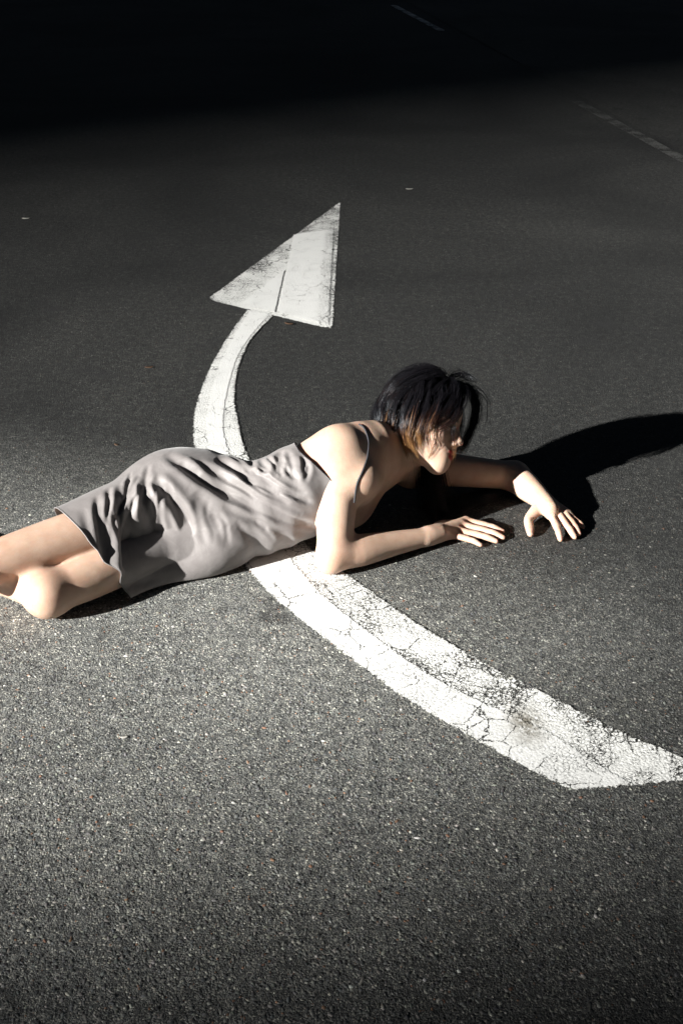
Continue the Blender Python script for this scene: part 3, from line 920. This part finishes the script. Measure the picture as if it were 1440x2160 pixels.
def _fam(n, a0, a1, b0, b1, bow, dep, wid):
    for _ in range(n):
        t = _r.random(); u = np.clip(t + .12 * _r.normal(), 0, 1)
        a = np.array(a0) + (np.array(a1) - a0) * t; b = np.array(b0) + (np.array(b1) - b0) * u
        s0, s1 = .35 * _r.random(), 1 - .35 * _r.random()
        p = [a + (b - a) * (s0 + (s1 - s0) * k / 3) + np.array([0, bow]) * math.sin(math.pi * k / 3) + _r.normal(size=2) * 3 for k in range(4)]
        FOLDS.append(([tuple(q) for q in p], dep * (.6 + .8 * _r.random()), wid * (.7 + .6 * _r.random())))
_fam(13, (345, 962), (500, 962), (600, 1120), (668, 1060), 6, 3.6, 4.6)        # pulling from the hip to the underarm
_fam(12, (285, 985), (340, 975), (235, 1110), (400, 1140), 0, 4.0, 4.2)        # gathered on the thigh
_fam(8, (190, 1055), (262, 1000), (200, 1160), (246, 1190), 0, 3.0, 4.0)       # towards the hem
_fam(9, (520, 972), (640, 940), (560, 1015), (665, 1015), 0, 4.0, 4.0)         # waist and back
_fam(6, (400, 1030), (560, 1090), (440, 1165), (640, 1135), 0, 1.6, 5)      # belly
def bvh_of(V, F): return BVHTree.FromPolygons(V.tolist(), F.tolist())
camv = Vector((0, 0, CAM_H))
def on_surface(bvh, pts, n=14):
    q = catmull(pts, max(2, n // max(1, len(pts) - 1)))
    out = []
    for x, y in q:
        h = bvh.ray_cast(camv, ray(x, y))
        if h[0] is not None: out.append(np.array(h[0]))
    return np.array(out)
dn = vnormals(dV, dF)
bv = bvh_of(dV, dF)
disp = np.zeros(len(dV))
rest = dV.copy()
for path, depth, width in FOLDS:
    L = on_surface(bv, path, 26)
    if len(L) < 2: continue
    A, w = depth * .85e-3, width * 1.1e-3
    lo, hi = L.min(0) - 4 * w, L.max(0) + 4 * w
    m = np.nonzero(((rest > lo) & (rest < hi)).all(1))[0]
    best = np.full(len(m), 9.0); par = np.zeros(len(m))
    cum = np.r_[0, np.cumsum(np.linalg.norm(np.diff(L, axis=0), axis=1))]; cum /= cum[-1]
    for i in range(len(L) - 1):
        a, b = L[i], L[i + 1]; ab = b - a
        t = np.clip(((rest[m] - a) @ ab) / max(ab @ ab, 1e-12), 0, 1)
        d = np.linalg.norm(rest[m] - a - t[:, None] * ab, axis=1)
        up = d < best
        par[up] = (cum[i] + t * (cum[i + 1] - cum[i]))[up]; best[up] = d[up]
    env = np.clip(np.minimum(par, 1 - par) * 5, 0, 1) ** .7
    env = np.where((par <= 0) | (par >= 1), 0.0, env)
    disp[m] += env * (-A * np.exp(-(best / w) ** 2) + .32 * A * np.exp(-((best - 1.9 * w) / (.9 * w)) ** 2))
disp = np.clip(disp, -.015, .017)
dV = dV + dn * disp[:, None]
dV = laplace(dV, dF, 1, .4)
dV[:, 2] = np.maximum(dV[:, 2], .003)
# keep the cloth outside the trunk and thighs
trunk = body[:1] + [q for q in body_trunk]
def push_out(V, gap):
    d = eval_sdf(trunk, V)
    m = np.nonzero(d < gap)[0]
    g = np.stack([eval_sdf(trunk, V[m] + e) - eval_sdf(trunk, V[m] - e) for e in np.eye(3) * .002], 1)
    g /= np.maximum(np.linalg.norm(g, axis=1, keepdims=True), 1e-9)
    V = V.copy(); V[m] += g * (gap - d[m])[:, None]
    return V
dV = push_out(dV, .004)
dV = laplace(dV, dF, 1, .3)
dV[:, 2] = np.maximum(dV[:, 2], .003)

def mat_dress():
    N = NT('satin')
    pos = N.pos()
    f = N.noise(pos, 1100, 2).outputs['Fac']
    wr = N.noise(pos, 22, 5, .62, .8).outputs['Fac']
    w2 = N.noise(pos, 60, 4, .6, 1.2).outputs['Fac']
    c = N.mix(N.rng(wr, .35, .65), (.187, .171, .167), (.222, .205, .200))
    N.link(c, N.bsdf.inputs['Base Color'])
    b = N.bsdf.inputs
    b['Roughness'].default_value = .55
    b['Specular IOR Level'].default_value = .35
    b['Sheen Weight'].default_value = .25
    b['Sheen Roughness'].default_value = .4
    hh = N.math('ADD', N.math('MULTIPLY', wr, 1.0), N.math('MULTIPLY', w2, .35))
    nb = N.bump(hh, .12, .010)
    N.link(N.bump(f, .15, .0006, nb), b['Normal'])
    return N.mat
M_DRESS = mat_dress()
dress = mesh_obj('dress', dV, dF, M_DRESS, person, True)
sm = dress.modifiers.new('thickness', 'SOLIDIFY'); sm.thickness = .0016; sm.offset = -1
tag(dress, 'light grey satin slip dress with thin straps, rumpled at the lap')

def boundary_loops(F):
    e = np.concatenate([F[:, [0, 1]], F[:, [1, 2]], F[:, [2, 3]], F[:, [3, 0]]])
    key = np.sort(e, 1); u, inv, cnt = np.unique(key, axis=0, return_inverse=True, return_counts=True)
    be = e[cnt[inv.ravel()] == 1]
    nxt = {int(a): int(b) for a, b in be}
    loops = []
    while nxt:
        st = next(iter(nxt)); loop = [st]; cur = nxt.pop(st)
        while cur != st and cur in nxt:
            loop.append(cur); cur = nxt.pop(cur)
        loops.append(loop)
    return sorted(loops, key=len, reverse=True)
def tube(name, pts, rad, mat, parent, closed=False, sides=6):
    pts = np.asarray(pts, float); n = len(pts)
    rad = np.broadcast_to(np.asarray(rad, float), (n,))
    T = np.roll(pts, -1, 0) - np.roll(pts, 1, 0)
    if not closed: T[0] = pts[1] - pts[0]; T[-1] = pts[-1] - pts[-2]
    T /= np.maximum(np.linalg.norm(T, axis=1, keepdims=True), 1e-9)
    A = np.cross(T, [0.31, 0.17, 0.93]); A /= np.maximum(np.linalg.norm(A, axis=1, keepdims=True), 1e-9)
    Bn = np.cross(T, A)
    ang = np.linspace(0, 2 * math.pi, sides, endpoint=False)
    V = pts[:, None] + rad[:, None, None] * (A[:, None] * np.cos(ang)[None, :, None] + Bn[:, None] * np.sin(ang)[None, :, None])
    F = []
    for i in range(n if closed else n - 1):
        for j in range(sides):
            F.append((i * sides + j, ((i + 1) % n) * sides + j, ((i + 1) % n) * sides + (j + 1) % sides, i * sides + (j + 1) % sides))
    return mesh_obj(name, V.reshape(-1, 3), np.array(F), mat, parent, True)
M_TRIM = mat_plain('dress_trim', (.035, .035, .04), .6)
M_HEM = mat_plain('dress_hem_thread', (.20, .188, .188), .6)
for lp in boundary_loops(dF)[:2]:
    q = dV[lp]
    d_hem = np.abs((q - hem_a) @ hem_n).mean()
    ker = np.ones(7) / 7
    q = np.stack([np.convolve(np.r_[q[-3:, k], q[:, k], q[:3, k]], ker, 'valid') for k in range(3)], 1)
    o = tube('hem' if d_hem < .03 else 'neckline_trim', q[::2], .0012 if d_hem < .03 else .0010, M_HEM if d_hem < .03 else M_TRIM, person, True)
    o.parent = dress; o.matrix_parent_inverse = dress.matrix_world.inverted()

# straps
bpy.context.view_layer.update()
def on_body(px, py, lift):
    ok, co, no, _ = body_o.ray_cast(body_o.matrix_world.inverted() @ camv, ray(px, py))
    return np.array(body_o.matrix_world @ co + no * lift) if ok else None
def strap(path):
    q = [on_body(x, y, .0012) for x, y in catmull(path, 8)]
    q = np.array([p for p in q if p is not None])
    for _ in range(2): q[1:-1] = .25 * q[:-2] + .5 * q[1:-1] + .25 * q[2:]
    o = tube('strap', q, .0023, M_TRIM, person)
    o.parent = dress; o.matrix_parent_inverse = dress.matrix_world.inverted()
strap([(757, 896), (768, 905), (776, 930), (774, 965), (764, 995), (752, 1022), (746, 1060)])

# ------------------------------------------------------------------ hair
HC = np.array([-.002, .022, 0.0]); HRd = np.array([.089, .089, .074])
def to_head(p): return ((p - head_c) @ HA.T) / HS
def from_head(q): return head_c + HS * (np.asarray(q) @ HA)
GRAV = HA @ np.array([0, 0, -1.0])                        # down, in head axes
def skull_d(q):
    """distance outside skull / face / neck, head axes"""
    def el(c, r):
        x = (q - c) / r; k0 = np.linalg.norm(x, axis=-1); k1 = np.linalg.norm(x / r, axis=-1)
        return k0 * (k0 - 1) / np.maximum(k1, 1e-6)
    d = np.minimum(el(HC, HRd), el(np.array([.042, -.03, 0]), np.array([.054, .080, .060])))
    nk = np.linalg.norm((q - np.array([-.04, -.08, 0])) * [1, .3, 1], axis=-1) - .050
    return np.minimum(d, nk)
def skull_n(q):
    e = 1e-3
    g = np.stack([skull_d(q + v) - skull_d(q - v) for v in np.eye(3) * e], -1)
    return g / np.maximum(np.linalg.norm(g, axis=-1, keepdims=True), 1e-9)

def hairline(q):
    """True where hair grows"""
    f, u, r = q[..., 0], q[..., 1], np.abs(q[..., 2])
    front = u > .052 + .25 * np.clip(f - .03, 0, 1) - .5 * np.clip(r - .045, 0, 1)
    side = (f < .030 - .15 * np.clip(.03 - u, 0, 1)) & (u > -.022)
    back = (f < -.035) & (u > -.075)
    return (front & (f < .092)) | side | back

rng = np.random.default_rng(11)
def roots(n):
    v = rng.normal(size=(n * 4, 3)); v /= np.linalg.norm(v, axis=1, keepdims=True)
    q = HC + v * HRd
    return q[hairline(q)][:n]
PART = np.array([.050, .102, -.012])
def grow_hair(q0, layer, length, n=16, wave=.5):
    """grow strands from roots q0 (head axes): comb away from the parting, then fall"""
    m = len(q0)
    P_ = np.zeros((m, n, 3)); P_[:, 0] = q0
    nrm = skull_n(q0)
    away = q0 - PART + rng.normal(size=q0.shape) * .010
    away -= (away * nrm).sum(1, keepdims=True) * nrm
    away /= np.maximum(np.linalg.norm(away, axis=1, keepdims=True), 1e-6)
    d = nrm * .55 + away
    d /= np.linalg.norm(d, axis=1, keepdims=True)
    step = (length / (n - 1))[:, None]
    ph = rng.random((m, 1)) * 6.28
    for i in range(1, n):
        t = i / (n - 1)
        p = P_[:, i - 1] + d * step
        sd_ = skull_d(p); nn = skull_n(p)
        lay = layer * (min(1, t * 3.2)) * (1 - .25 * t)
        pen = np.clip(lay - sd_, 0, None)
        p = p + nn * pen[:, None]
        far = np.clip(sd_ - lay, 0, .03)
        p = p - nn * (far * .35)[:, None]
        P_[:, i] = p
        flow = away - (away * nn).sum(1, keepdims=True) * nn
        dd = (p - P_[:, i - 1]); dd /= np.maximum(np.linalg.norm(dd, axis=1, keepdims=True), 1e-9)
        sway = np.stack([np.sin(ph[:, 0] + t * 5), np.zeros(m), np.cos(ph[:, 0] * 1.7 + t * 4)], 1) * .12 * wave
        d = dd * .62 + flow * (.35 * (1 - t)) + GRAV * (.10 + .30 * t) + np.array([0, -1, 0]) * (.10 + .16 * t) + sway
        d /= np.linalg.norm(d, axis=1, keepdims=True)
    return P_

strands, cols_, rads = [], [], []
BLACK = np.array([.0065, .006, .0075]); BROWN = np.array([.07, .028, .016]); GOLD = np.array([.46, .25, .10])
def add_clump(guide, n, spread, tipspread, bleach, rad=.00045, start=.6):
    """strands around one guide (n_pts,3 in head axes)"""
    m = len(guide); t = np.linspace(0, 1, m)
    off = rng.normal(size=(n, 1, 3)); 
    env = spread * (.55 + .6 * np.sin(np.clip(t, 0, .9) * 3.0)) * (1 - t) + tipspread * t
    cut_ = .84 + .16 * rng.random((n, 1))
    base = np.stack([np.stack([np.interp(t * c, t, guide[:, k]) for k in range(3)], 1) for c in cut_[:, 0]])
    s = base + off * env[None, :, None] + rng.normal(size=(n, 1, 3)) * .0016 * (t ** 2)[None, :, None]
    strands.append(from_head(s))
    w = np.clip((t[None] - start + .10 * rng.normal(size=(n, 1))) / .28, 0, 1) * bleach * (.55 + .45 * rng.random((n, 1)))
    mid = np.clip(w * 2, 0, 1)[..., None]; hi_ = np.clip(w * 2 - 1, 0, 1)[..., None]
    cols_.append((BLACK * (1 - mid) + BROWN * mid) * (1 - hi_) + GOLD * hi_)
    rads.append(np.repeat((rad * (1 - .7 * t ** 2))[None], n, 0))

q0 = roots(440)
inner = rng.random(len(q0))
lay = .004 + .013 * inner
ln = np.full(len(q0), .175)
ln = np.where(q0[:, 1] < 0.0, .095, ln)                      # nape and side layers are short
ln = np.where((q0[:, 1] >= 0.0) & (q0[:, 1] < .05), .135, ln)
ln *= .85 + .3 * rng.random(len(q0))
G = grow_hair(q0, lay, ln, wave=1.5)
tipq = G[:, -1]
keep = ~((tipq[:, 0] > .062) & (tipq[:, 2] > -.015) & (tipq[:, 1] < .02))    # leave the face clear on the near side
for g in G[keep]:
    tipu = g[-1, 1]
    bl = 1.0 if (tipu < -.045 and rng.random() < .75) else (.42 if rng.random() < .22 else .05)
    add_clump(g + np.cumsum(rng.normal(size=g.shape) * .0009, 0), 15, .0046, .0030, bl)
# combed guides set by hand, head axes (forward, up, right)
HAND = [
    # fringe swept over the near temple to the cheek, pale tips
    ([(.060, .100, .005), (.085, .085, .030), (.085, .045, .062), (.066, .005, .074), (.044, -.026, .078), (.026, -.044, .074)], 46, .006, .004, .7, .78),
    ([(.060, .102, .005), (.080, .092, .035), (.074, .050, .070), (.050, .005, .083), (.028, -.022, .086), (.040, -.040, .075)], 46, .006, .005, .9, .78),
    ([(.055, .104, .006), (.060, .095, .045), (.048, .050, .080), (.026, .005, .089), (.004, -.030, .086), (.006, -.052, .075)], 46, .006, .004, .9, .75),
    ([(.062, .100, .002), (.094, .082, .020), (.100, .040, .044), (.090, .008, .056), (.074, -.010, .066), (.060, -.020, .070)], 40, .005, .003, .25, .7),
    # strands across the near eye
    ([(.062, .102, .004), (.098, .086, .026), (.110, .048, .050), (.104, .010, .064), (.086, -.016, .074), (.066, -.030, .078)], 60, .007, .006, .3, .8),
    ([(.060, .103, .008), (.092, .090, .040), (.100, .050, .066), (.088, .008, .082), (.066, -.016, .088), (.046, -.030, .086)], 60, .008, .006, .5, .8),
    # lock hanging along the near jaw
    ([(.010, .060, .078), (.006, .010, .090), (.002, -.035, .086), (.010, -.075, .070), (.026, -.108, .052)], 50, .005, .003, 1.0, .45),
    ([(-.005, .055, .080), (-.015, .005, .090), (-.018, -.045, .082), (-.006, -.085, .066), (.004, -.110, .055)], 50, .006, .003, 1.0, .5),
    ([(-.030, .050, .078), (-.038, .000, .085), (-.036, -.050, .074), (-.022, -.085, .062)], 50, .006, .003, .9, .5),
    # loose locks over the cheek
    ([(.050, .090, .040), (.062, .050, .076), (.058, .005, .086), (.048, -.030, .084), (.050, -.056, .074)], 60, .007, .006, .8, .72),
    ([(.030, .085, .060), (.038, .040, .084), (.034, -.005, .092), (.028, -.045, .086), (.036, -.078, .070)], 60, .007, .005, 1.0, .62),
    ([(.010, .085, .066), (.014, .040, .088), (.010, -.010, .095), (.006, -.050, .088), (.016, -.088, .068)], 60, .007, .005, 1.0, .6),
    # far side of the face: dark curtain beyond the nose
    ([(.060, .102, -.012), (.100, .098, -.020), (.120, .070, -.034), (.123, .025, -.046), (.112, -.025, -.056), (.100, -.062, -.058)], 90, .009, .006, .12, .8),
    ([(.060, .102, -.015), (.094, .098, -.034), (.116, .066, -.052), (.116, .015, -.064), (.100, -.040, -.066), (.080, -.075, -.060)], 90, .009, .006, .3, .8),
    ([(.058, .102, -.010), (.104, .104, -.016), (.130, .080, -.024), (.135, .035, -.034), (.128, -.010, -.040)], 30, .007, .008, .0, .8),
    ([(.058, .102, -.010), (.106, .108, -.012), (.150, .088, -.020), (.162, .045, -.028), (.160, .005, -.034)], 9, .005, .008, .0, .8),
    # crown tufts
    ([(.045, .108, -.015), (.060, .130, -.020), (.082, .134, -.026), (.104, .122, -.030)], 60, .008, .008, .0, .9),
    ([(.040, .108, .000), (.030, .122, .005), (.000, .126, .012), (-.035, .117, .018), (-.062, .094, .022)], 70, .010, .008, .10, .9),
    ([(.040, .106, .012), (.020, .122, .026), (-.020, .120, .042), (-.060, .096, .050), (-.090, .055, .048)], 70, .010, .008, .15, .9),
    ([(.045, .104, .016), (.034, .112, .044), (.000, .100, .068), (-.045, .066, .076), (-.075, .020, .066)], 70, .010, .008, .3, .85),
    # nape, pale flick at the back
    ([(-.080, .050, -.010), (-.093, .010, .000), (-.094, -.035, .008), (-.084, -.072, .016)], 60, .010, .006, .8, .5),
    ([(-.085, .045, .025), (-.097, .005, .030), (-.092, -.040, .034), (-.078, -.072, .038)], 60, .010, .005, .25, .7),
    ([(-.070, .050, .050), (-.080, .005, .058), (-.076, -.040, .056), (-.060, -.070, .056)], 60, .009, .005, .3, .7),
]
def widen(g, n=16):
    c = catmull(g, 8); s = np.r_[0, np.cumsum(np.linalg.norm(np.diff(c, axis=0), axis=1))]
    return np.stack([np.interp(np.linspace(0, s[-1], n), s, c[:, k]) for k in range(3)], 1)
for g, n, sp, ts, bl, st in HAND:
    gd = widen(g)
    for rep in range(3):
        jit = np.cumsum(rng.normal(size=gd.shape) * .0011, 0)
        add_clump(gd + jit + rng.normal(size=3) * sp * .5, n // 2, sp * .6, ts * .7, bl, start=st)
# long hair falling behind the chin and pooled on the road
for i in range(34):
    a = rng.random()
    e = P(1090 - 190 * a + rng.normal() * 8, 1034 + 62 * a - 40 * rng.random() ** 2 * (1 - a * .3) + 4, .006 + .01 * rng.random())
    m1 = P(930 - 30 * a + 14 * rng.normal(), 1062 + 20 * a + 10 * rng.normal(), .012 + .012 * rng.random())
    st_ = from_head(np.array([-.02 + .03 * rng.random(), -.03, -.070 - .01 * rng.random()]))
    m0 = st_ * .45 + m1 * .55 + np.array([0, 0, .03])
    m2 = m1 * .45 + e * .55 + np.array([0, -.012 - .01 * rng.random(), .004])
    g = to_head(widen(np.array([st_, m0, m1, m2, e])))
    add_clump(g, 22, .008, .004, .0)

q1 = roots(260)
G1 = grow_hair(q1, .009 + .014 * rng.random(len(q1)), .10 + .10 * rng.random(len(q1)), wave=2.6)
for g in G1[~((G1[:, -1, 0] > .06) & (G1[:, -1, 2] > -.02))]:
    add_clump(g + np.cumsum(rng.normal(size=g.shape) * .0022, 0), 1, .002, .004, .35 * (rng.random() < .4), rad=.00035)

def build_strands():
    S = np.concatenate(strands); C_ = np.concatenate(cols_); R_ = np.concatenate(rads)
    n, m, _ = S.shape
    S[..., 2] = np.maximum(S[..., 2], .004)
    T = np.gradient(S, axis=1); T /= np.maximum(np.linalg.norm(T, axis=2, keepdims=True), 1e-9)
    A = np.cross(T, np.array([.37, .21, .90])); A /= np.maximum(np.linalg.norm(A, axis=2, keepdims=True), 1e-9)
    Bn = np.cross(T, A)
    ang = np.linspace(0, 2 * math.pi, 3, endpoint=False)
    V = S[:, :, None] + R_[:, :, None, None] * (A[:, :, None] * np.cos(ang)[None, None, :, None] + Bn[:, :, None] * np.sin(ang)[None, None, :, None])
    base = (np.arange(n) * m * 3)[:, None, None, None]
    i = np.arange(m - 1)[None, :, None, None] * 3; j = np.arange(3)[None, None, :, None]
    F = np.concatenate([i + j, i + 3 + j, i + 3 + (j + 1) % 3, i + (j + 1) % 3], 3) + base
    return V.reshape(-1, 3), F.reshape(-1, 4), np.repeat(C_[:, :, None], 3, 2).reshape(-1, 3)
hV, hF, hC = build_strands()
# the dense hair beneath
cap = [ell(Hd(*HC), HA, (HRd + .0030) * HS, .01)]
cV, cF = polygonise(cap, .0035)
cq = to_head(cV)
okv = hairline(cq * [1, 1, 1])
cF = cF[okv[cF].all(1)]
cV, cF = compact(cV, cF)
allV = np.concatenate([hV, cV]); allF = np.concatenate([hF, cF + len(hV)])
def mat_hair():
    N = NT('hair')
    N.link(N.attr('hair').outputs['Color'], N.bsdf.inputs['Base Color'])
    b = N.bsdf.inputs
    b['Roughness'].default_value = .30
    b['Specular IOR Level'].default_value = .20
    b['Specular Tint'].default_value = (.85, .92, 1.0, 1)
    return N.mat
hair = mesh_obj('hair', allV, allF, mat_hair(), person, True)
set_color(hair, 'hair', np.concatenate([hC, np.tile(BLACK * .8, (len(cV), 1))]))
tag(hair, 'tousled black bob with bronze tips and long strands on the road')

# ------------------------------------------------------------------ small litter on the road
M_LEAF = mat_plain('dry_leaf', (.09, .05, .028), .7)
M_SCRAP = mat_plain('pale_scrap', (.55, .53, .48), .7)
def leaf(name, px, py, size, turn, mat, label, cat, curl=.25):
    c = P(px, py, 0)
    n = 7; V = []; F = []
    for i in range(n):
        t = i / (n - 1); w = .30 * math.sin(math.pi * min(1, t * .93 + .05)) * (1 + .15 * math.sin(9 * t))
        for j, sx in enumerate((-1, 0, 1)):
            V.append(((t - .5), sx * w, .05 + curl * ((t - .5) ** 2 + .9 * abs(sx) * w * .5)))
    for i in range(n - 1):
        for j in range(2): F.append((i * 3 + j, (i + 1) * 3 + j, (i + 1) * 3 + j + 1, i * 3 + j + 1))
    V = np.array(V) * size
    ca, sa = math.cos(turn), math.sin(turn)
    V = np.stack([V[:, 0] * ca - V[:, 1] * sa, V[:, 0] * sa + V[:, 1] * ca, V[:, 2] + .001], 1)
    o = mesh_obj(name, V, F, mat, None, True, tuple(c))
    m = o.modifiers.new('thickness', 'SOLIDIFY'); m.thickness = .0006
    tag(o, label, cat)
leaf('dry_leaf', 315, 776, .028, .2, M_LEAF, 'small brown leaf fragment on the road left of the arrow stem', 'leaf')
leaf('dry_leaf', 246, 939, .016, 2.4, M_LEAF, 'tiny brown leaf fragment on the road just above the hip', 'leaf')
leaf('dry_leaf', 610, 684, .034, -.3, M_LEAF, 'dark leaf fragment under the base of the arrowhead', 'leaf')
leaf('paper_scrap', 863, 400, .038, .1, M_SCRAP, 'pale scrap on the dark road right of the arrow tip', 'litter')
leaf('paper_scrap', 56, 462, .036, .05, M_SCRAP, 'pale scrap on the dark road at the left edge', 'litter')
leaf('paper_scrap', 263, 1556, .013, .3, M_SCRAP, 'pale chip on the bright road in the lower left', 'litter')
